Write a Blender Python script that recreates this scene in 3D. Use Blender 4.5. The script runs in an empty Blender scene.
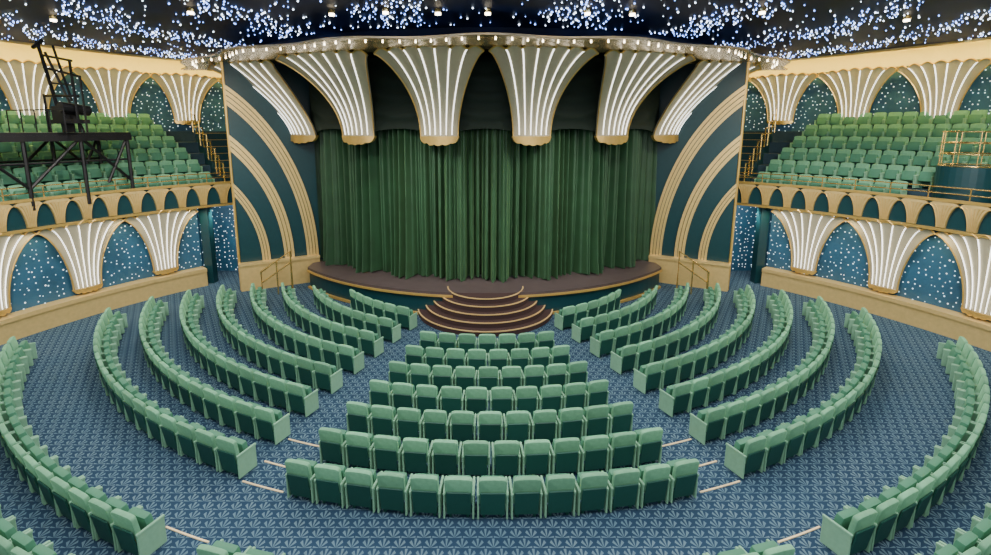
import bpy, bmesh, math, random
from mathutils import Vector, Matrix
random.seed(4)
scene=bpy.context.scene
COL=scene.collection
R2=math.radians
# ------------------------------------------------------------------ materials
def newmat(name):
    m=bpy.data.materials.new(name); m.use_nodes=True
    nt=m.node_tree; b=nt.nodes['Principled BSDF']
    return m,nt,b
def inp(nt,node,idx,val):
    if isinstance(val,bpy.types.NodeSocket): nt.links.new(val,node.inputs[idx])
    else: node.inputs[idx].default_value=val
def M(nt,op,a,b=None,c=None):
    n=nt.nodes.new('ShaderNodeMath'); n.operation=op
    inp(nt,n,0,a)
    if b is not None: inp(nt,n,1,b)
    if c is not None: inp(nt,n,2,c)
    return n.outputs[0]
def mixc(nt,f,a,b):
    n=nt.nodes.new('ShaderNodeMix'); n.data_type='RGBA'
    inp(nt,n,0,f); inp(nt,n,6,a); inp(nt,n,7,b)
    return n.outputs[2]
def simple(name,col,rough=.6,metal=0.,var=.15,nscale=8.,emit=None,es=0,sheen=0.,bump=0.,objrand=0.):
    m,nt,b=newmat(name)
    tc=nt.nodes.new('ShaderNodeTexCoord')
    nz=nt.nodes.new('ShaderNodeTexNoise'); nz.inputs['Scale'].default_value=nscale; nz.inputs['Detail'].default_value=3
    nt.links.new(tc.outputs['Object'],nz.inputs['Vector'])
    c1=tuple(c*(1-var) for c in col[:3])+(1,); c2=tuple(min(1,c*(1+var)) for c in col[:3])+(1,)
    out=mixc(nt,nz.outputs[0],c1,c2)
    if objrand:
        oi=nt.nodes.new('ShaderNodeObjectInfo')
        hs=nt.nodes.new('ShaderNodeHueSaturation')
        nt.links.new(out,hs.inputs['Color'])
        nt.links.new(M(nt,'MULTIPLY_ADD',oi.outputs['Random'],objrand*2,1-objrand),hs.inputs['Value'])
        out=hs.outputs[0]
    nt.links.new(out,b.inputs['Base Color'])
    b.inputs['Roughness'].default_value=rough; b.inputs['Metallic'].default_value=metal
    if sheen:
        b.inputs['Sheen Weight'].default_value=sheen
        b.inputs['Sheen Tint'].default_value=(min(1,col[0]*3+.05),min(1,col[1]*3),min(1,col[2]*3),1)
    if emit:
        b.inputs['Emission Color'].default_value=tuple(emit)+(1,); b.inputs['Emission Strength'].default_value=es
    if bump:
        bp=nt.nodes.new('ShaderNodeBump'); bp.inputs['Strength'].default_value=bump
        nt.links.new(nz.outputs[0],bp.inputs['Height']); nt.links.new(bp.outputs[0],b.inputs['Normal'])
    return m
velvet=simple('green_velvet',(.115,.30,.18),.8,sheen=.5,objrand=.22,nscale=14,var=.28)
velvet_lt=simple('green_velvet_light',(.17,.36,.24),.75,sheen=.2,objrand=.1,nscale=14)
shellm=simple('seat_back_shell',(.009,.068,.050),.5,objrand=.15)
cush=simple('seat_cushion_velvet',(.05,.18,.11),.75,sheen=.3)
curtm=simple('curtain_velvet',(.015,.056,.024),.55,sheen=1.,nscale=2,var=.45)
darkm=simple('black_drape',(.004,.007,.005),.9)
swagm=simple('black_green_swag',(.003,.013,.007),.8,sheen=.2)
tealm=simple('teal_lacquer',(.003,.034,.044),.4)
navyc=simple('navy_carpet',(.015,.04,.06),.9)
gold=simple('gold_leaf',(.66,.44,.13),.28,metal=.6)
goldp=simple('gold_paint',(.66,.49,.20),.36,metal=.4)
brass=simple('brass',(.90,.62,.20),.22,metal=.9)
cream=simple('grey_gold_plaster',(.41,.375,.265),.42,metal=.25,var=.08)
covem=simple('cream_cove',(.95,.80,.30),.7,var=.05)
ledm=simple('led_white',(.9,.9,.9),emit=(1,.98,.93),es=3.6)
coveled=simple('cove_led',(.9,.8,.6),emit=(1,.80,.25),es=32)
warm=simple('lamp_warm',(.9,.8,.6),emit=(1,.85,.6),es=16)
blackm=simple('black_steel',(.012,.012,.014),.45,metal=.5)
woodm=simple('stage_boards',(.062,.046,.048),.45,nscale=3,var=.3)
stepm=simple('step_carpet',(.032,.014,.014),.8)
nosem=simple('step_nosing',(.66,.46,.20),.4,metal=.3)
stripm=simple('aisle_strip',(.72,.56,.32),.5,emit=(1,.75,.42),es=.15)
steelgold=simple('gold_soffit',(.66,.50,.27),.26,metal=.6,nscale=.8,var=.15)

def starmat(name,base,scale,rad,dens,es,c1,c2):
    m,nt,b=newmat(name)
    tc=nt.nodes.new('ShaderNodeTexCoord')
    vec=tc.outputs['UV']
    v=nt.nodes.new('ShaderNodeTexVoronoi'); v.voronoi_dimensions='2D'; v.feature='F1'
    v.inputs['Scale'].default_value=scale; v.inputs['Randomness'].default_value=.8
    nt.links.new(vec,v.inputs['Vector'])
    sep=nt.nodes.new('ShaderNodeSeparateColor'); nt.links.new(v.outputs['Color'],sep.inputs[0])
    rr=M(nt,'MULTIPLY_ADD',sep.outputs[1],rad*.5,rad*.6)
    t=M(nt,'MAXIMUM',M(nt,'SUBTRACT',1.,M(nt,'DIVIDE',v.outputs['Distance'],rr)),0.)
    dot=M(nt,'MULTIPLY',t,t)
    on=M(nt,'LESS_THAN',sep.outputs[0],dens)
    nz=nt.nodes.new('ShaderNodeTexNoise'); nz.inputs['Scale'].default_value=.9; nt.links.new(vec,nz.inputs['Vector'])
    basec=mixc(nt,nz.outputs[0],tuple(x*.5 for x in base)+(1,),tuple(x*1.5 for x in base)+(1,))
    mask=M(nt,'MULTIPLY',dot,on)
    ec=mixc(nt,M(nt,'GREATER_THAN',sep.outputs[2],.6),c1+(1,),c2+(1,))
    nt.links.new(basec,b.inputs['Base Color'])
    nt.links.new(ec,b.inputs['Emission Color'])
    nt.links.new(M(nt,'MULTIPLY',mask,es),b.inputs['Emission Strength'])
    b.inputs['Roughness'].default_value=.5
    return m
starwall=starmat('starry_teal_wall',(.018,.080,.150),5.0,.185,.85,5.,(.7,.9,1.),(1.,1.,1.))
def ceilmat():
    m,nt,b=newmat('night_ceiling_glow')
    tc=nt.nodes.new('ShaderNodeTexCoord')
    w=nt.nodes.new('ShaderNodeTexNoise'); w.inputs['Scale'].default_value=.35; w.inputs['Distortion'].default_value=1.5
    nt.links.new(tc.outputs['Object'],w.inputs['Vector'])
    nt.links.new(mixc(nt,w.outputs[0],(.0012,.0018,.005,1),(.004,.007,.022,1)),b.inputs['Base Color'])
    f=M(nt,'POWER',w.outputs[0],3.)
    nt.links.new(M(nt,'MULTIPLY',f,.10),b.inputs['Emission Strength']); b.inputs['Emission Color'].default_value=(.05,.12,.5,1)  # faint blue glow put into the ceiling surface itself as cloudy emission
    b.inputs['Roughness'].default_value=.5; b.inputs['Specular IOR Level'].default_value=.1
    return m
nightceil=ceilmat()
starb=simple('star_blue',(.5,.6,1),emit=(.20,.36,1.),es=9.); starw=simple('star_white',(.9,.9,1),emit=(.70,.82,1.),es=10.)
for mm in(starb,starw):
    try: mm.cycles.emission_sampling='NONE'
    except Exception: pass

def carpetmat():
    m,nt,b=newmat('art_deco_carpet')
    tc=nt.nodes.new('ShaderNodeTexCoord'); sx=nt.nodes.new('ShaderNodeSeparateXYZ'); nt.links.new(tc.outputs['Object'],sx.inputs[0])
    S=4.0
    u=M(nt,'MULTIPLY',sx.outputs[0],S); v=M(nt,'MULTIPLY',sx.outputs[1],S*.62)
    k=M(nt,'FLOOR',M(nt,'MULTIPLY',v,2.))
    def cell(kk):
        par=M(nt,'MULTIPLY',M(nt,'FLOORED_MODULO',kk,2.),.5)
        du=M(nt,'SUBTRACT',M(nt,'FRACT',M(nt,'ADD',M(nt,'ADD',u,par),.5)),.5)
        dv=M(nt,'SUBTRACT',v,M(nt,'MULTIPLY',kk,.5))
        r=M(nt,'SQRT',M(nt,'ADD',M(nt,'MULTIPLY',du,du),M(nt,'MULTIPLY',dv,dv)))
        a=M(nt,'ARCTAN2',du,dv)
        return r,a
    r1,a1=cell(k); r0,a0=cell(M(nt,'SUBTRACT',k,1.))
    ins=M(nt,'LESS_THAN',r1,.5)
    def sel(x,y):
        n=nt.nodes.new('ShaderNodeMix'); n.data_type='FLOAT'
        inp(nt,n,0,ins); inp(nt,n,2,y); inp(nt,n,3,x); return n.outputs[0]
    r=sel(r1,r0); a=sel(a1,a0)
    rays=M(nt,'GREATER_THAN',M(nt,'COSINE',M(nt,'MULTIPLY',a,8.)),.0)
    inner=M(nt,'LESS_THAN',r,.46)
    mask=M(nt,'MULTIPLY',rays,inner)
    nz=nt.nodes.new('ShaderNodeTexNoise'); nz.inputs['Scale'].default_value=.8; nt.links.new(tc.outputs['Object'],nz.inputs['Vector'])
    light=mixc(nt,nz.outputs[0],(.06,.125,.18,1),(.125,.185,.225,1))
    c=mixc(nt,mask,(.018,.042,.080,1),light)
    nt.links.new(c,b.inputs['Base Color']); b.inputs['Roughness'].default_value=.95
    b.inputs['Specular IOR Level'].default_value=.1
    return m
carpet=carpetmat()

# ------------------------------------------------------------------ helpers
def tag(o,label=None,cat=None,kind=None,group=None):
    if label: o['label']=label
    if cat: o['category']=cat
    if kind: o['kind']=kind
    if group: o['group']=group
    return o
class MB:
    def __init__(s): s.v=[];s.f=[];s.mi=[]
    def add(s,v,f,mi=0):
        n=len(s.v); s.v+= [tuple(p) for p in v]; s.f+=[tuple(i+n for i in q) for q in f]; s.mi+=[mi]*len(f)
    def box(s,c,size,M4=None,mi=0):
        x,y,z=size[0]/2,size[1]/2,size[2]/2
        v=[Vector((c[0]+a*x,c[1]+b*y,c[2]+d*z)) for a in(-1,1) for b in(-1,1) for d in(-1,1)]
        if M4: v=[M4@p for p in v]
        s.add(v,[(0,1,3,2),(4,6,7,5),(0,4,5,1),(2,3,7,6),(0,2,6,4),(1,5,7,3)],mi)
    def tube(s,pts,r,n=6,mi=0,flat=None):
        pts=[Vector(p) for p in pts]; rings=[]
        for i,p in enumerate(pts):
            d=(pts[min(i+1,len(pts)-1)]-pts[max(i-1,0)]).normalized()
            ref=Vector((0,0,1)) if abs(d.z)<.95 else Vector((1,0,0))
            a=d.cross(ref).normalized(); b=d.cross(a).normalized()
            rings.append([p+a*r*math.cos(2*math.pi*k/n)+b*r*math.sin(2*math.pi*k/n) for k in range(n)])
        v=[q for rg in rings for q in rg]; f=[]
        for i in range(len(pts)-1):
            for k in range(n):
                k2=(k+1)%n; f.append((i*n+k,i*n+k2,(i+1)*n+k2,(i+1)*n+k))
        f.append(tuple(range(n-1,-1,-1))); f.append(tuple((len(pts)-1)*n+k for k in range(n)))
        s.add(v,f,mi)
    def obj(s,name,mats,parent=None,smooth=False,fix=True):
        me=bpy.data.meshes.new(name); me.from_pydata(s.v,[],s.f)
        if not isinstance(mats,(list,tuple)): mats=[mats]
        for m in mats: me.materials.append(m)
        for p,i in zip(me.polygons,s.mi): p.material_index=i; p.use_smooth=smooth
        if fix:
            bm=bmesh.new(); bm.from_mesh(me); bmesh.ops.recalc_face_normals(bm,faces=bm.faces); bm.to_mesh(me); bm.free()
        o=bpy.data.objects.new(name,me); COL.objects.link(o)
        if parent: o.parent=parent
        return o
def revolve(name,cx,cy,prof,a0,a1,n,mat,parent=None,rfun=None,closed_prof=True,matidx=None,smooth=False):
    full=abs(a1-a0)>=359.9; m=len(prof); v=[];f=[];uv=[];mi=[]
    cnt=n if full else n+1
    cum=[0]
    for i in range(m): 
        p,q=prof[i],prof[(i+1)%m]; cum.append(cum[-1]+math.hypot(p[0]-q[0],p[1]-q[1]))
    for i in range(cnt):
        a=R2(a0+(a1-a0)*i/n)
        for (r,z) in prof:
            rr=rfun(r,z,a) if rfun else r
            v.append((cx+rr*math.cos(a),cy+rr*math.sin(a),z))
    rm=max(p[0] for p in prof)
    for i in range(n):
        j=(i+1)%cnt
        for k in range(m if closed_prof else m-1):
            k2=(k+1)%m
            f.append((i*m+k,i*m+k2,j*m+k2,j*m+k))
            s0=R2(a1-a0)*i/n*rm; s1=R2(a1-a0)*(i+1)/n*rm
            uv.append([(s0,cum[k]),(s0,cum[k+1]),(s1,cum[k+1]),(s1,cum[k])])
            mi.append(matidx[k] if matidx else 0)
    if not full and closed_prof:
        f.append(tuple(range(m-1,-1,-1))); uv.append([(0,0)]*m); mi.append(0)
        f.append(tuple((cnt-1)*m+k for k in range(m))); uv.append([(0,0)]*m); mi.append(0)
    me=bpy.data.meshes.new(name); me.from_pydata(v,[],f)
    for mm in (mat if isinstance(mat,(list,tuple)) else [mat]): me.materials.append(mm)
    l=me.uv_layers.new(name='UVMap')
    for p,u,i3 in zip(me.polygons,uv,mi):
        p.material_index=i3
        for li,q in zip(p.loop_indices,u): l.data[li].uv=q
    bm=bmesh.new(); bm.from_mesh(me); bmesh.ops.recalc_face_normals(bm,faces=bm.faces); bm.to_mesh(me); bm.free()
    o=bpy.data.objects.new(name,me); COL.objects.link(o)
    if parent: o.parent=parent
    return o
def empty(name,loc=(0,0,0)):
    e=bpy.data.objects.new(name,None); e.location=loc; e.empty_display_size=.3; COL.objects.link(e); return e
def ell(v): return 1-math.sqrt(max(0,1-v*v))

# ------------------------------------------------------------------ room shell
b=MB(); b.box((0,12,-.1),(46,40,.2)); tag(b.obj('floor',carpet),'blue carpet with art deco fan pattern','floor','structure')
WC=10.4
NR,DR,RI=6,.80,.5
def side(s,a0,a1):
    return (a0,a1) if s>0 else (180-a1,180-a0)
for s,nm in((1,'right'),(-1,'left')):
    a0,a1=side(s,-12,40.5)
    o=revolve('wall_'+nm,0,WC,[(15.9,0),(15.9,3.45),(16.1,3.45),(16.1,0)],a0,a1,60,starwall)
    tag(o,'curved teal wall sprinkled with white star lights','wall','structure')
    o=revolve('baseboard_'+nm,0,WC,[(15.45,0),(15.45,.62),(15.40,.62),(15.40,.76),(15.89,.76),(15.89,0)],a0,a1,60,goldp)
    tag(o,'gold painted dado ledge along the curved wall','baseboard','structure')
    prof=[(15.5,3.38),(15.5,4.3),(15.72,4.3),(15.72,3.95)]
    for k in range(NR):
        r=15.72+DR*(k+1); prof+= [(r,3.95+RI*k)]
        if k<NR-1: prof+=[(r,3.95+RI*(k+1))]
    prof+=[(prof[-1][0],3.38)]
    a0,a1=side(s,-12,50)
    o=revolve('floor_balcony_'+nm,0,WC,prof,a0,a1,70,[tealm,navyc],matidx=[0,0,0]+[1]*(len(prof)-5)+[0,0])
    tag(o,'stepped balcony floor with dark teal front','balcony','structure')
    a0,a1=side(s,-12,76)
    o=revolve('wall_upper_'+nm,0,WC,[(20.55,6.35),(20.55,9.1),(20.8,9.1),(20.8,6.35)],a0,a1,80,starwall)
    tag(o,'upper teal wall with star lights behind the balcony','wall','structure')
    o=revolve('wall_cove_'+nm,0,WC,[(20.55,9.11),(20.55,10.5),(20.8,10.5),(20.8,9.11)],a0,a1,80,covem)
    tag(o,'warm cream cove wall beneath the ceiling','wall','structure')
    o=revolve('cove_light_strip',0,WC,[(18.9,9.9),(18.9,9.96),(19.1,9.96),(19.1,9.9)],*side(s,-10,74),70,coveled)
    tag(o,'warm linear light hidden in the ceiling cove','cove light')
    for z0,z1,nn in((3.33,3.42,1),(4.27,4.36,2)):
        o=revolve('trim_%d'%(nn+(2 if s<0 else 0)),0,WC,[(15.40,z0),(15.40,z1),(15.497,z1),(15.497,z0)],*side(s,-12,50),70,gold)
        tag(o,'gold moulding along the balcony front','trim','structure')
    b=MB(); pitch=3.0; n=19; hw=R2(pitch)*15.47/2
    for i in range(n):
        ac=-7+i*pitch
        def cyl(rr,w,z,ac=ac):
            aa=R2(ac)+w/15.47; return (s*rr*math.cos(aa),WC+rr*math.sin(aa),z)
        pts=[]
        for t in range(13):
            v=math.sin(t/12*math.pi/2); w=.12+(hw-.125)*(.8*ell(v)+.2*v**1.6); pts.append((w,3.44+.72*v))
        outline=[( w,z) for w,z in pts]+[(hw*.75,4.25),(hw*.25,4.265),(-hw*.25,4.265),(-hw*.75,4.25)]+[(-w,z) for w,z in reversed(pts)]
        vs=[cyl(rr,w,z) for rr in(15.42,15.495) for w,z in outline]
        m=len(outline)
        fs=[(k,k+1,m-2-k,m-1-k) for k in range(12)]+[(12,13,14,15,16,17)]
        fs+=[(m+k,2*m-1-k,2*m-2-k,m+k+1) for k in range(12)]+[tuple(m+q for q in (17,16,15,14,13,12))]+[(k,(k+1)%m,m+(k+1)%m,m+k) for k in range(m)]
        b.add(vs,fs)
        for u in(-.95,-.6,-.3,0,.3,.6,.95):
            b.tube([cyl(15.41,u*p[0],p[1]) for p in pts],.012,4,mi=1)
    o=b.obj('balcony_frieze',[goldp,gold]); tag(o,'row of gold fan shells on the dark balcony front','frieze','stuff')
    b=MB()
    for z in(4.52,4.72): b.tube([(s*15.6*math.cos(R2(a)),WC+15.6*math.sin(R2(a)),z) for a in [-10+i for i in range(60)]],.02)
    for i in range(0,59,4):
        a=R2(-10+i); b.tube([(s*15.6*math.cos(a),WC+15.6*math.sin(a),4.3),(s*15.6*math.cos(a),WC+15.6*math.sin(a),4.72)],.02)
    tag(b.obj('balcony_handrail',brass),'brass rail along the top of the balcony front','railing')
    o=revolve('wall_passage_'+nm,s*12.3,72.8,[(50.,0.),(50.,3.36),(50.1,3.36),(50.1,0.)],270-2.6,270+2.6,4,starwall)
    tag(o,'starry teal wall in the exit passage','wall','structure')
    b=MB(); b.box((s*10.75,22.62,1.1),(1.0,.12,2.2)); b.box((s*10.75,22.55,2.26),(1.2,.1,.12),mi=1)
    o=b.obj('door_%d'%(1 if s>0 else 2),[darkm,gold]); tag(o,'dark double door in the exit passage','door','structure')
    b=MB(); a=R2(41.6); b.box((s*15.8*math.cos(a),WC+15.8*math.sin(a),1.66),(.35,.35,3.32)); tag(b.obj('teal_pilaster',tealm),'dark teal square pilaster ending the curved wall','pilaster')
    b=MB(); b.box((s*9.95,24.6,4.8),(.2,9.2,9.6)); tag(b.obj('wall_return_'+nm,tealm),'dark teal side wall of the stage house','wall','structure')

o=revolve('ceiling',0,WC,[(0.01,9.6),(18.5,9.6),(18.5,9.72),(0.01,9.72)],0,360,120,nightceil); tag(o,'near-black navy ceiling disc of the auditorium','ceiling','structure')
o=revolve('trim_5',0,WC,[(18.5,9.52),(18.5,9.76),(18.62,9.76),(18.62,9.52)],0,360,120,gold); tag(o,'gold rim around the starry ceiling','trim','structure')
o=revolve('ceiling_outer',0,WC,[(18.0,10.4),(20.9,10.4),(20.9,10.5),(18.0,10.5)],-14,194,120,covem); tag(o,'cream lit ceiling ring outside the starry ceiling','ceiling','structure')

SC=28.
# real little star bulbs on the ceiling, laid out in streams that fan out over the hall
b=MB(); rs=random.Random(11); cnt=0; grid={}
ov=[(1,0,0),(-1,0,0),(0,1,0),(0,-1,0),(0,0,1),(0,0,-1)]; of=[(0,2,4),(2,1,4),(1,3,4),(3,0,4),(2,0,5),(1,2,5),(3,1,5),(0,3,5)]
tries=0
while cnt<4200 and tries<400000:
    tries+=1
    x=rs.uniform(-18.3,18.3); y=rs.uniform(7,28)
    if math.hypot(x,y-WC)>18.3: continue
    if math.hypot(x,y-SC)<12.2: continue
    dx=abs(x); th=math.atan2(dx,27-y); rr=math.hypot(dx,27-y)
    band=math.sin(19*th+1.25*rr+1.3*math.sin(.7*rr))+.35*math.sin(2.3*y)
    pr=.10+.90*max(0,min(1,(band+.05)*1.5))
    if rs.random()>pr: continue
    gk=(int(x/.17),int(y/.17))
    if gk in grid: continue
    grid[gk]=1
    r=rs.choice((.016,.02,.025,.031)); z=9.58
    b.add([(x+p[0]*r,y+p[1]*r,z+p[2]*r) for p in ov],of,0 if rs.random()<.62 else 1); cnt+=1
o=b.obj('ceiling_star_lights',[starb,starw],smooth=True,fix=False); tag(o,'thousands of tiny blue and white star lights on the ceiling','star lights','stuff')

# ------------------------------------------------------------------ stage
st=empty('stage',(0,0,0)); tag(st,'raised curved stage with dark boards and teal fascia','stage')
def stagepoly(R,cy,xm,back,z0,z1,name,mat):
    n=48; am=math.asin(xm/R); pts=[(R*math.sin(-am+2*am*i/n),cy-R*math.cos(-am+2*am*i/n)) for i in range(n+1)]+[(xm,20.8),(7.0,21.1),(7.0,back),(-7.0,back),(-7.0,21.1),(-xm,20.8)]
    m=len(pts); v=[(x,y,z0) for x,y in pts]+[(x,y,z1) for x,y in pts]
    f=[tuple(range(m-1,-1,-1)),tuple(range(m,2*m))]+[(k,(k+1)%m,m+(k+1)%m,m+k) for k in range(m)]
    b=MB(); b.add(v,f); return b.obj(name,mat,parent=st)
stagepoly(9.65,26.45,7.3,21.6,0,.8,'fascia',tealm)
stagepoly(9.72,26.45,7.35,21.6,.8,.9,'stage_floor',woodm)
for z0,z1 in((.72,.80),(.02,.10)):
    revolve('gold_trim',0,26.45,[(9.66,z0),(9.66,z1),(9.76,z1),(9.76,z0)],270-49,270+49,60,gold,parent=st)
ss=empty('stage_steps',(0,17.5,0)); ss.parent=st
for i in range(5):
    r=2.45-.27*i; h=.18*(i+1)
    revolve('step',0,0,[(.01,h-.18),(r,h-.18),(r,h-.002),(.01,h-.002)],180,360,40,stepm,parent=ss)
    revolve('step_nosing',0,0,[(r-.03,h-.025),(r-.03,h+.004),(r+.014,h+.004),(r+.014,h-.025)],180,360,40,nosem,parent=ss)

# curtains (two halves)
for s in(1,-1):
    n=680; m=14; v=[];f=[]
    for j in range(m+1):
        t=j/m; z=.93+8.1*t
        for i in range(n+1):
            ph=(i/n)*52.5-.1; q=ph+ (7.3 if s<0 else 0)
            g=math.sin(q*3.0+2.1*math.sin(q*.7)+1.2*math.sin(q*.33*s))
            fold=.16*math.copysign(abs(g)**.75,g)+.05*math.sin(q*8.3+1.3*s+t*.8)+.18*math.sin(q*.55)
            amp=1.2-.45*t+ (.35*(1-t)**8)
            r=9.62+fold*amp
            a=R2(ph)
            v.append((s*r*math.sin(a),SC-r*math.cos(a),z+ (0.03*math.sin(q*3) if j==0 else 0)))
    for j in range(m):
        for i in range(n):
            p=j*(n+1)+i; f.append((p,p+1,p+n+2,p+n+1))
    b=MB(); b.add(v,f); o=b.obj('stage_curtain',curtm,smooth=True,fix=False)
    tag(o,'floor length dark green velvet curtain with deep folds','curtain',group='stage curtains')
o=revolve('wall_header',0,SC,[(9.05,.95),(9.05,9.6),(9.15,9.6),(9.15,.95)],214,326,70,darkm)
tag(o,'black wall behind the stage curtain','wall','structure')
for i in range(5):
    pc=-36+18*i
    n=40;m=16;v=[];f=[]
    for j in range(m+1):
        t=j/m
        for k in range(n+1):
            u=k/n*2-1; a=R2(pc+u*9)
            zb=6.30+.25*(1-u*u)
            z=9.05+(zb-9.05)*t
            r=10.06+.07*math.sin(t*26-(1-u*u)*7)*(1-u**6)
            v.append((r*math.sin(a),SC-r*math.cos(a),z))
    for j in range(m):
        for k in range(n):
            p=j*(n+1)+k; f.append((p,p+1,p+n+2,p+n+1))
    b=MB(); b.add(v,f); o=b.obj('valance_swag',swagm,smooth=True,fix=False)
    tag(o,'near-black green swag hanging between fan ornaments','valance',group='stage valance swags')

def wav(r,z,a):
    ph=abs(math.degrees(a)-270)/60
    return r+((.20*math.cos(a*20)-.25+.65*ph**2) if r>12.9 else 0)
cn=revolve('ceiling_canopy',0,SC,[(11.2,9.06),(12.2,9.05),(13.0,9.08),(13.6,9.05),(13.72,9.065),(13.72,9.12),(12.0,9.18),(12.0,9.58),(11.2,9.58)],203,337,260,[steelgold,nightceil],rfun=wav,matidx=[0,0,0,0,0,0,1,1,0])
tag(cn,'gold wavy edged soffit above the stage','canopy','structure')
for i in range(60):
    a=R2(209+122*i/59); r=wav(13.3,0,a)
    if i==0:
        m4=MB(); m4.tube([(0,0,-.03),(0,0,.02)],.024,8)
        bulbme=m4.obj('bulb',warm,parent=cn); bulbme.location=(r*math.cos(a),SC+r*math.sin(a),9.04)
    else:
        c=bulbme.copy(); c.location=(r*math.cos(a),SC+r*math.sin(a),9.04); COL.objects.link(c)

# proscenium panels
for s,nm in((1,'right'),(-1,'left')):
    P0=Vector((s*10.05,19.85,0)); P1=Vector((s*7.2,21.4,0)); U=(P1-P0); L=U.length; U.normalize(); N=Vector((U.y,-U.x,0)); 
    if N.y>0: N=-N
    def pp(u,z,d): return P0+U*u+N*d+Vector((0,0,z))
    b=MB(); v=[pp(u,z,d) for u in(0,L) for z in(0,9.1) for d in(-.15,0)]
    b.add(v,[(0,1,3,2),(4,6,7,5),(0,4,5,1),(2,3,7,6),(0,2,6,4),(1,5,7,3)])
    w=b.obj('wall_proscenium_'+nm,tealm); tag(w,'dark teal proscenium panel with nested gold arches','wall','structure')
    b=MB(); v=[pp(u,z,d) for u in(-.02,L-.1) for z in(0,1.05) for d in(.01,.28)]
    b.add(v,[(0,1,3,2),(4,6,7,5),(0,4,5,1),(2,3,7,6),(0,2,6,4),(1,5,7,3)])
    v=[pp(u,z,d) for u in(-.04,L-.1) for z in(1.05,1.15) for d in(.01,.33)]
    b.add(v,[(0,1,3,2),(4,6,7,5),(0,4,5,1),(2,3,7,6),(0,2,6,4),(1,5,7,3)])
    b.obj('plinth',goldp,parent=w)
    uc=2.8
    for (ub,zt,wd,sl) in((3.15,7.1,.50,4),(2.15,5.2,.42,3),(1.2,3.3,.34,3)):
        b=MB()
        for q in range(sl):
            sw=wd/sl
            v=[]; n=26
            ed=[]
            for uu in(ub-sw*q,ub-sw*(q+1)+.025):
                aa=uu+uc; zz=zt-(ub-uu)*1.6; bb=zz/math.sqrt(1-(uc/aa)**2); ed.append((aa,bb,math.acos(min(1,(uc+.02)/aa))))
            for d in(.005,.08-.013*q):
                for i in range(n+1):
                    for (aa,bb,tm) in ed:
                        t=tm*i/n
                        v.append(pp(min(L-.02,aa*math.cos(t)-uc),1.15+bb*math.sin(t),d))
            f=[];K=2*(n+1)
            for i in range(n):
                p=2*i
                f+=[(p,p+1,p+3,p+2),(K+p,K+p+2,K+p+3,K+p+1),(p,p+2,K+p+2,K+p),(p+1,K+p+1,K+p+3,p+3)]
            b.add(v,f)
        b.obj('gilded_arch',goldp,parent=w)
    b=MB(); b.tube([pp(0,0,.03),pp(0,9.05,.03)],.05); b.obj('gilded_edge',gold,parent=w)
    b=MB()
    b.tube([(s*8.9,19.2,0),(s*8.9,19.2,.95),(s*7.75,19.35,1.75),(s*7.75,19.35,0)],.045,8); b.tube([(s*8.9,19.2,.5),(s*7.75,19.35,1.3)],.03,8)
    b.tube([(s*8.3,19.28,0),(s*8.3,19.28,1.35)],.03,8)
    tag(b.obj('stage_handrail',brass),'short brass handrail beside the stage end','railing')

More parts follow.
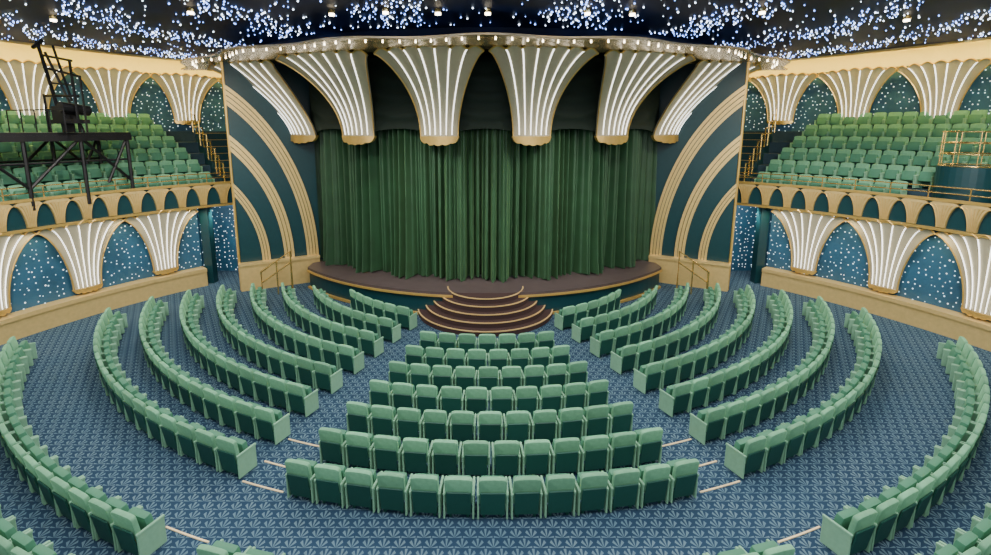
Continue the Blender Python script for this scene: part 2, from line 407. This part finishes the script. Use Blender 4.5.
# ------------------------------------------------------------------ fans
def fan(base,o,z0,z1,wb,wt,flare,nst,label,group,lw=.035,bulge=.12,mixe=.5,fdir=None,foot=.22,fp=2.4):
    o=Vector((o[0],o[1],0)).normalized(); t=Vector((-o.y,o.x,0))
    F=Vector((fdir[0],fdir[1],0)).normalized() if fdir else o
    B=Vector((base[0],base[1],0))
    def P(u,v,off=0):
        hw=wb+(wt-wb)*(mixe*ell(v)+(1-mixe)*v**2.0)
        sc=.13*abs(math.sin((u+1)/2*math.pi*(nst+1)))*v**6
        return B+t*(u*hw)+F*(flare*v**fp)+o*(bulge*(1-u*u)+off)+Vector((0,0,z0+(z1-z0)*v+sc-.10*u*u*v**6))
    nu,nv=42,20; b=MB()
    V=[math.sin(j/nv*math.pi/2) for j in range(nv+1)]
    v=[P(-1+2*i/nu,V[j],d) for d in(0,-.07) for j in range(nv+1) for i in range(nu+1)]
    K=(nu+1)*(nv+1); f=[]
    for j in range(nv):
        for i in range(nu):
            p=j*(nu+1)+i; f+=[(p,p+1,p+nu+2,p+nu+1),(K+p,K+p+nu+1,K+p+nu+2,K+p+1)]
    for i in range(nu): 
        f.append((i,K+i,K+i+1,i+1)); p=nv*(nu+1)+i; f.append((p,p+1,K+p+1,K+p))
    for j in range(nv):
        p=j*(nu+1); q=p+nu+1; f.append((p,q,K+q,K+p)); p+=nu;q+=nu; f.append((p,K+p,K+q,q))
    b.add(v,f); root=b.obj('fan_ornament',cream,smooth=True)
    try: root.data.set_sharp_from_angle(angle=R2(50))
    except Exception: pass
    tag(root,label,'fan ornament',group=group)
    for k in range(nst):
        u=-1+2*(k+1)/(nst+1)
        b=MB(); v=[]
        for j in range(17):
            vv=math.sin((.02+.94*j/16)*math.pi/2)
            c=P(u,vv,.02); r=lw*(.7+.6*vv)
            for q in((-r,0),(-r*.6,.02),(r*.6,.02),(r,0)): v.append(c+t*q[0]+o*q[1])
        f=[]
        for j in range(16):
            for q in range(4): f.append((j*4+q,j*4+(q+1)%4,(j+1)*4+(q+1)%4,(j+1)*4+q))
        f+=[(3,2,1,0),(64,65,66,67)]
        b.add(v,f); b.obj('light_strip',ledm,parent=root)
    b=MB()
    for sg in(-1,1): b.tube([P(sg,V[j],.02) for j in range(nv+1)],.022,5)
    b.tube([P(-1+2*i/60,1,.02) for i in range(61)],.03,5)
    b.obj('gilded_edge',gold,parent=root)
    b=MB(); v=[]
    for i in range(25):
        u=-1+2*i/24
        drop=foot*math.sqrt(max(0,1-u*u))+.05*abs(math.sin((u+1)/2*math.pi*5))
        for (d,z) in((.05,.04),(.05,-drop),(-.1,-drop),(-.1,.04)):
            c=P(u*1.04,0,d); v.append(c+Vector((0,0,z)))
    f=[]
    for i in range(24):
        for q in range(4): f.append((i*4+q,i*4+(q+1)%4,(i+1)*4+(q+1)%4,(i+1)*4+q))
    f+=[(3,2,1,0),(96,97,98,99)]
    b.add(v,f); b.obj('base_cap',gold,parent=root)
    return root
for ph,psi,fd,fl,wt,fp in((-46,-24,-68,2.15,1.72,1.5),(-27,-20,-36,1.5,1.84,2.0),(-9,-9,-9,1.35,1.78,2.4),(9,9,9,1.35,1.78,2.4),(27,20,36,1.5,1.84,2.0),(46,24,68,2.15,1.72,1.5)):
    a=R2(ph); d=(math.sin(a),-math.cos(a)); p=R2(psi); q=R2(fd)
    fan((10.35*d[0],SC+10.35*d[1]),(math.sin(p),-math.cos(p)),6.25,9.0,.67,wt,fl,6,'grey-gold fan ornament with white light strips above the stage','canopy fan ornaments',lw=.018,bulge=.2,mixe=.3,fdir=(math.sin(q),-math.cos(q)),foot=.24,fp=fp)
for s in(1,-1):
    for a in(35.3,25.5,15.6,5.8):
        a=R2(a); d=(-s*math.cos(a),-math.sin(a))
        fan((-15.75*d[0],WC-15.75*d[1]),d,.95,3.28,.44,1.33,.24,6,'grey-gold fan wall ornament with light strips below the balcony','lower wall fan ornaments',lw=.011,bulge=.08,mixe=.4,foot=.1)
    for a in(53.2,45,36.8,28.6,20.4):
        a=R2(a); d=(-s*math.cos(a),-math.sin(a))
        fan((-20.4*d[0],WC-20.4*d[1]),d,6.9,9.0,.55,1.48,.4,6,'grey-gold fan wall ornament with light strips behind balcony seats','upper wall fan ornaments',lw=.013,bulge=.1,mixe=.3,foot=.1)

# ------------------------------------------------------------------ chairs
def rb(size,c,bev,seg=2,rot=0,taper=None):
    bm=bmesh.new(); bmesh.ops.create_cube(bm,size=1)
    for v in bm.verts:
        v.co=Vector((v.co.x*size[0],v.co.y*size[1],v.co.z*size[2]))
    bmesh.ops.bevel(bm,geom=bm.edges[:],offset=bev,segments=seg,profile=.6,affect='EDGES')
    bmesh.ops.transform(bm,matrix=Matrix.Translation(c)@Matrix.Rotation(rot,4,'X'),verts=bm.verts)
    bm.verts.index_update()
    r=([v.co.copy() for v in bm.verts],[tuple(v.index for v in f.verts) for f in bm.faces]); bm.free(); return r
def arched(w,z0,z1,crown,th,bev,y,tilt):
    bm=bmesh.new(); n=10
    out=[(-w/2*.96,z0),(w/2*.96,z0)]+[(w/2*math.copysign(abs(math.cos(math.pi*i/n))**.5,math.cos(math.pi*i/n)), z1+crown*max(0,math.sin(math.pi*i/n))**.7) for i in range(n+1)]
    fv=[bm.verts.new((x,-th/2,z)) for x,z in out]; bk=[bm.verts.new((x,th/2,z)) for x,z in out]
    bm.faces.new(fv); bm.faces.new(bk[::-1]); m=len(out)
    for k in range(m): bm.faces.new((fv[k],bk[k],bk[(k+1)%m],fv[(k+1)%m]))
    bmesh.ops.recalc_face_normals(bm,faces=bm.faces)
    ed=[e for e in bm.edges if abs(e.verts[0].co.y-e.verts[1].co.y)<.001]
    bmesh.ops.bevel(bm,geom=ed,offset=bev,segments=2,profile=.5,affect='EDGES')
    bmesh.ops.transform(bm,matrix=Matrix.Translation((0,y,z0))@Matrix.Rotation(tilt,4,'X')@Matrix.Translation((0,0,-z0)),verts=bm.verts)
    bm.verts.index_update()
    r=([v.co.copy() for v in bm.verts],[tuple(v.index for v in f.verts) for f in bm.faces]); bm.free(); return r
T=R2(9)
parts={}
parts['root']=( [rb((.42,.03,.48),(0,-.014,.33),.012,1,T), rb((.44,.10,.06),(0,.10,.12),.01,1), rb((.05,.08,.16),(-.15,.1,.08),.008,1), rb((.05,.08,.16),(.15,.1,.08),.008,1)], shellm)
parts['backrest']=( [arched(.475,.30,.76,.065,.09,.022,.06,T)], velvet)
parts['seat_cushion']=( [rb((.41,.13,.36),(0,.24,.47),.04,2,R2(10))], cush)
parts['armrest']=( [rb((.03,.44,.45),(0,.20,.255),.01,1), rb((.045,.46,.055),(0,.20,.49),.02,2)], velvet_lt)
pm={}
for k,(lst,mat) in parts.items():
    b=MB()
    for v,f in lst: b.add(v,f)
    me=bpy.data.meshes.new('chair_'+k); me.from_pydata(b.v,[],b.f); me.materials.append(mat)
    for p in me.polygons: p.use_smooth=True
    bm=bmesh.new(); bm.from_mesh(me); bmesh.ops.recalc_face_normals(bm,faces=bm.faces); bm.to_mesh(me); bm.free()
    try: me.set_sharp_from_angle(angle=R2(35))
    except Exception: pass
    pm[k]=me
seats=[]
def row(R,f0,f1,lab,cc=21.,pitch=.565):
    n=max(1,int(round(R2(abs(f1-f0))*R/pitch)))
    for i in range(n):
        ph=R2(f0+(f1-f0)*(i+.5)/n)
        seats.append((R*math.sin(ph),cc-R*math.cos(ph),0,ph,lab,1.))
for i in range(7):
    R=13.58-.99*i; row(R,-15.7+.12*i,15.7-.12*i,'green velvet tip-up theatre chair in a centre block row')
RR=[13.45-1.06*i for i in range(8)]
FE=[66.5,70,72,73.5,73,71,65,55]
for R,fe in zip(RR,FE):
    fs=20.5+(13.4-R)*.5
    row(R,fs,fe,'green velvet tip-up theatre chair in a curved row beside the aisle')
    row(R,-fe,-fs,'green velvet tip-up theatre chair in a curved row beside the aisle')
for s in(1,-1):
    L='green velvet tip-up theatre chair across the wide curved aisle'
    row(15.4,s*20.3,s*60,L); row(16.4,s*20.3,s*56,L); row(15.5,s*(9.5 if s>0 else 11.5),s*15.7,L); row(17.4,s*24,s*46,L)
    for k in range(NR):
        R=15.72+DR*(k+1)-.16; a0=9+2.5*k; a1=43.6-.6*k; n=int(round(R2(a1-a0)*R/.52))
        for i in range(n):
            a=R2(a0+(a1-a0)*(i+.5)/n)
            if s>0 and k<2 and 16.5<math.degrees(a)<24.5: continue
            if s<0: a=math.pi-a
            seats.append((R*math.cos(a),WC+R*math.sin(a),3.95+RI*k,a+math.pi/2,'green velvet theatre chair on the stepped balcony',.96))
cam=Vector((-.23,0,6.5))
seats.sort(key=lambda q:(Vector(q[:3])-cam).length)
arms=.245
for i,(x,y,z,r,lab,sc) in enumerate(seats[:300]):
    o=bpy.data.objects.new('theatre_chair',pm['root']); o.location=(x,y,z); o.rotation_euler=(0,0,r+random.uniform(-.01,.01)); o.scale=(sc,sc,sc); COL.objects.link(o)
    tag(o,lab,'chair',group='auditorium chairs' if z<1 else 'balcony chairs')
    for k,dx in(('backrest',0),('seat_cushion',0),('armrest',-arms),('armrest',arms)):
        c=bpy.data.objects.new(k,pm[k]); c.parent=o; c.location=(dx,0,0); COL.objects.link(c)
b=MB(); idx={'root':0,'backrest':1,'seat_cushion':2,'armrest':3}
geo={k:([v.co.copy() for v in pm[k].vertices],[tuple(p.vertices) for p in pm[k].polygons]) for k in pm}
for (x,y,z,r,lab,sc) in seats[300:]:
    T4=Matrix.Translation((x,y,z))@Matrix.Rotation(r,4,'Z')@Matrix.Scale(sc,4)
    for k,dx in(('root',0),('backrest',0),('seat_cushion',0),('armrest',-arms),('armrest',arms)):
        t4=T4@Matrix.Translation((dx,0,0)); b.add([t4@p for p in geo[k][0]],geo[k][1],idx[k])
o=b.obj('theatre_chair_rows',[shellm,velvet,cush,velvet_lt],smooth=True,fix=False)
try: o.data.set_sharp_from_angle(angle=R2(35))
except Exception: pass
tag(o,'distant rows of green velvet theatre chairs on floor and balconies','chairs','stuff')

for s in(1,-1):
    for (R,f0,f1) in((13.45,16.4,20.3),(12.85,16.4,20.5),(12.1,16.4,20.8),(14.75,18.0,21.6)):
        a0,a1=(270+f0,270+f1) if s>0 else (270-f1,270-f0)
        o=revolve('step_nosing_strip',0,21,[(R,.001),(R,.018),(R+.028,.018),(R+.028,.001)],a0,a1,6,stripm)
        tag(o,'pale glowing strip edging a carpeted aisle step','step edge',group='aisle step edges')

# ------------------------------------------------------------------ scaffold platform
sp=empty('lighting_platform',(-14.95,16.9,3.95)); sp.rotation_euler=(0,0,R2(180-25+90)); tag(sp,'black steel scaffold platform standing over the balcony seats','platform')
b=MB(); b.box((0,0,2.42),(4.8,2.0,.10)); b.box((0,1.0,2.28),(4.8,.06,.18)); b.box((0,-1.0,2.28),(4.8,.06,.18)); b.obj('deck',blackm,parent=sp)
for x in(-2.3,-.8,.8,2.3):
    for y in(-.9,.9):
        b=MB(); b.tube([(x,y,0.02 if y>0 else 0.52),(x,y,2.36)],.06); b.obj('leg',blackm,parent=sp)
b=MB()
for y in(-.9,.9):
    b.tube([(-2.3,y,.7),(-.8,y,2.3)],.05); b.tube([(.8,y,.7),(-.8,y,2.3)],.05); b.tube([(.8,y,.7),(2.3,y,2.3)],.05); b.tube([(2.3,y,.7),(1.5,y,2.3)],.05); b.tube([(-2.3,y,2.3),(-1.5,y,.7)],.05)
    b.tube([(-2.3,y,1.5),(2.3,y,1.5)],.04)
b.obj('cross_brace',blackm,parent=sp)
fs=empty('followspot_rig',(-14.0,16.9,6.43)); fs.rotation_euler=(0,0,R2(-20)); tag(fs,'tall black lighting rig with ladder frame and boxed lamp','stage light')
b=MB()
b.tube([(0,0,0),(-.75,0,2.95)],.06); b.tube([(.75,0,0),(.7,0,2.3)],.045); b.tube([(.3,.4,0),(-.6,.1,2.6)],.04); b.tube([(.0,0,2.75),(.55,0,1.0)],.04)
b.tube([(-.65,0,2.5),(.8,0,2.25)],.04); b.tube([(-.6,0,2.1),(1.1,0,1.75)],.04); b.tube([(-.8,0,1.2),(.9,0,1.15)],.045); b.tube([(-.4,0,1.6),(.75,0,1.5)],.03)
b.tube([(1.1,0,0),(1.1,0,1.75)],.035); b.tube([(-1.0,0,2.75),(-.5,0,2.95)],.06); b.tube([(-.8,0,0),(-.8,0,1.25)],.04)
b.obj('mast_frame',blackm,parent=fs)
b=MB(); b.box((.3,0,.35),(1.2,.5,.12)); b.box((.1,0,.62),(.6,.4,.45)); b.box((.2,0,.15),(.25,.25,.3)); b.tube([(.5,-.35,.8),(.5,.5,.7)],.17,12); b.obj('lamp_head',blackm,parent=fs)
b=MB()
for sx in(-1.4,-.7,0,.7,1.4): b.tube([(sx,-.8,0),(sx,-.8,.7)],.02)
b.tube([(-1.4,-.8,.7),(1.4,-.8,.7)],.02); b.obj('guard_rail',blackm,parent=fs)

# right booth with brass rail
bt=empty('balcony_booth',(15.6,16.1,3.95)); bt.rotation_euler=(0,0,R2(22+90)); tag(bt,'curved teal booth topped with brass railings on the balcony','booth')
revolve('booth_wall',0,0,[(.80,0.01),(.80,1.4),(.86,1.4),(.86,0.01)],0,360,32,tealm,parent=bt)
b=MB()
for i in range(9):
    a=2*math.pi*i/9; b.tube([(.83*math.cos(a),.83*math.sin(a),1.4),(.83*math.cos(a),.83*math.sin(a),2.5)],.016)
for z in(1.43,1.8,2.15,2.5): b.tube([(.83*math.cos(2*math.pi*i/32),.83*math.sin(2*math.pi*i/32),z) for i in range(33)],.022)
b.obj('brass_railing',brass,parent=bt)

for s in(1,-1):
    e=empty('balcony_stairs',(0,0,0)); tag(e,'stairs with stepped brass railings at the balcony end','stairs')
    b=MB()
    for k in range(8):
        R=15.9+.45*k; a=R2(47.3)
        T4=Matrix.Translation((s*R*math.cos(a),WC+R*math.sin(a),3.95))@Matrix.Rotation(s*a,4,'Z')
        b.box((0,0,.15*(k+1)),(.45,1.6,.3*(k+1)),T4)
        b.box((-s*.21,0,.3*(k+1)+.005),(.04,1.6,.02),T4,mi=1)
    b.obj('stair_flight',[tealm,gold],parent=e)
    b=MB()
    for da in(-2.6,2.6):
        for h in(.5,.8,1.05):
            pts=[]
            for k in range(9):
                R=15.7+.45*k; a=R2(47.3+da); z=4.05+.3*k+h
                pts.append((s*R*math.cos(a),WC+R*math.sin(a),z))
                if k<8:
                    R+=.45; pts.append((s*R*math.cos(a),WC+R*math.sin(a),z))
            b.tube(pts,.032)
        for k in range(0,9,2):
            R=15.7+.45*k; a=R2(47.3+da); b.tube([(s*R*math.cos(a),WC+R*math.sin(a),4.0+.3*k),(s*R*math.cos(a),WC+R*math.sin(a),5.1+.3*k)],.028)
    b.obj('stair_railing',brass,parent=e)

# ------------------------------------------------------------------ downlights + lights
def spot(loc,power,ang=150,col=(1,.9,.75),aim=None,rad=.15,blend=.6):
    l=bpy.data.lights.new('spot','SPOT'); l.energy=power; l.spot_size=R2(ang); l.spot_blend=blend; l.color=col; l.shadow_soft_size=rad
    o=bpy.data.objects.new('spot_light',l); o.location=loc
    if aim is not None: o.rotation_euler=(Vector(aim)-Vector(loc)).to_track_quat('-Z','Y').to_euler()
    COL.objects.link(o); return o
dl=[(-7.7,13.7),(-4.1,13.9),(-2.65,13.7),(-1.3,13.8),(0,13.8),(2.6,13.8),(3.8,13.9),(7.1,13.7),(-12.0,14.6),(11.6,14.6)]
dl3=[(-12.5,11.5),(12.5,11.5),(-10,9),(10,9),(0,8),(-5,8),(5,8)]
for i,(x,y) in enumerate(dl+dl3):
    z=9.51
    r=MB(); r.tube([(0,0,0),(0,0,.09)],.09,16); o=r.obj('downlight',brass); o.location=(x,y,z); tag(o,'small round brass ceiling downlight glowing warm','ceiling light',group='ceiling downlights')
    r=MB(); r.tube([(0,0,-.05),(0,0,0)],.075,12); r.obj('bulb',warm,parent=o)
for (x,y) in [(-12.5,13.0),(12.5,13.0),(-9,15.2),(9,15.2),(-4,13.5),(4,13.5)]:
    spot((x,y,9.0 if abs(x)<10 else 9.35),1300,155,col=(1,.93,.82))
def area(loc,sx,sy,power,col=(1,.97,.92),aim=None):
    l=bpy.data.lights.new('area','AREA'); l.shape='RECTANGLE'; l.size=sx; l.size_y=sy; l.energy=power; l.color=col
    o=bpy.data.objects.new('fill_area_light',l); o.location=loc
    if aim is not None: o.rotation_euler=(Vector(aim)-Vector(loc)).to_track_quat('-Z','Y').to_euler()
    COL.objects.link(o); return o
area((0,5,9.3),22,8,2500)  # overhead fill out of view, added for even brightness across the hall
area((0,-2,8.5),16,3,600,aim=(0,19,3.))  # unseen fill behind the camera, added to lift the stage end
for s in(1,-1):
    spot((s*9,6,9.2),2400,70,col=(1,.97,.90),aim=(s*15,16,5),rad=.5)
    spot((s*5,11,9.3),2900,42,col=(1,1,.92),aim=(s*1.5,20,1.6),rad=.1,blend=.9)
    spot((s*11.3,20.9,3.2),190,150,col=(1,.95,.85),rad=.1,aim=(s*11.6,22.8,1.2))  # no fixture here: spot added to brighten the dark exit passage wall
    spot((s*9,16.2,8.8),450,110,col=(1,.85,.6),rad=.15,aim=(s*9.2,19.9,4))
    for a in(10,20,30,40):
        ar=R2(a); spot((s*15.15*math.cos(ar),WC+15.15*math.sin(ar),3.28),70,150,col=(1,.8,.45),rad=.05,aim=(s*15.7*math.cos(ar),WC+15.7*math.sin(ar),0))
w=bpy.data.worlds.new('W'); scene.world=w; w.use_nodes=True
w.node_tree.nodes['Background'].inputs[0].default_value=(.75,.85,1,1); w.node_tree.nodes['Background'].inputs[1].default_value=.3

# ------------------------------------------------------------------ camera
cd=bpy.data.cameras.new('cam'); cd.sensor_width=36; cd.sensor_fit='HORIZONTAL'; cd.lens=500/991*36
cd.shift_x=16.5/991; cd.shift_y=-56.5/991; cd.clip_end=200
co=bpy.data.objects.new('camera',cd); co.location=cam; co.rotation_euler=(R2(90-10.3),0,0); COL.objects.link(co); scene.camera=co
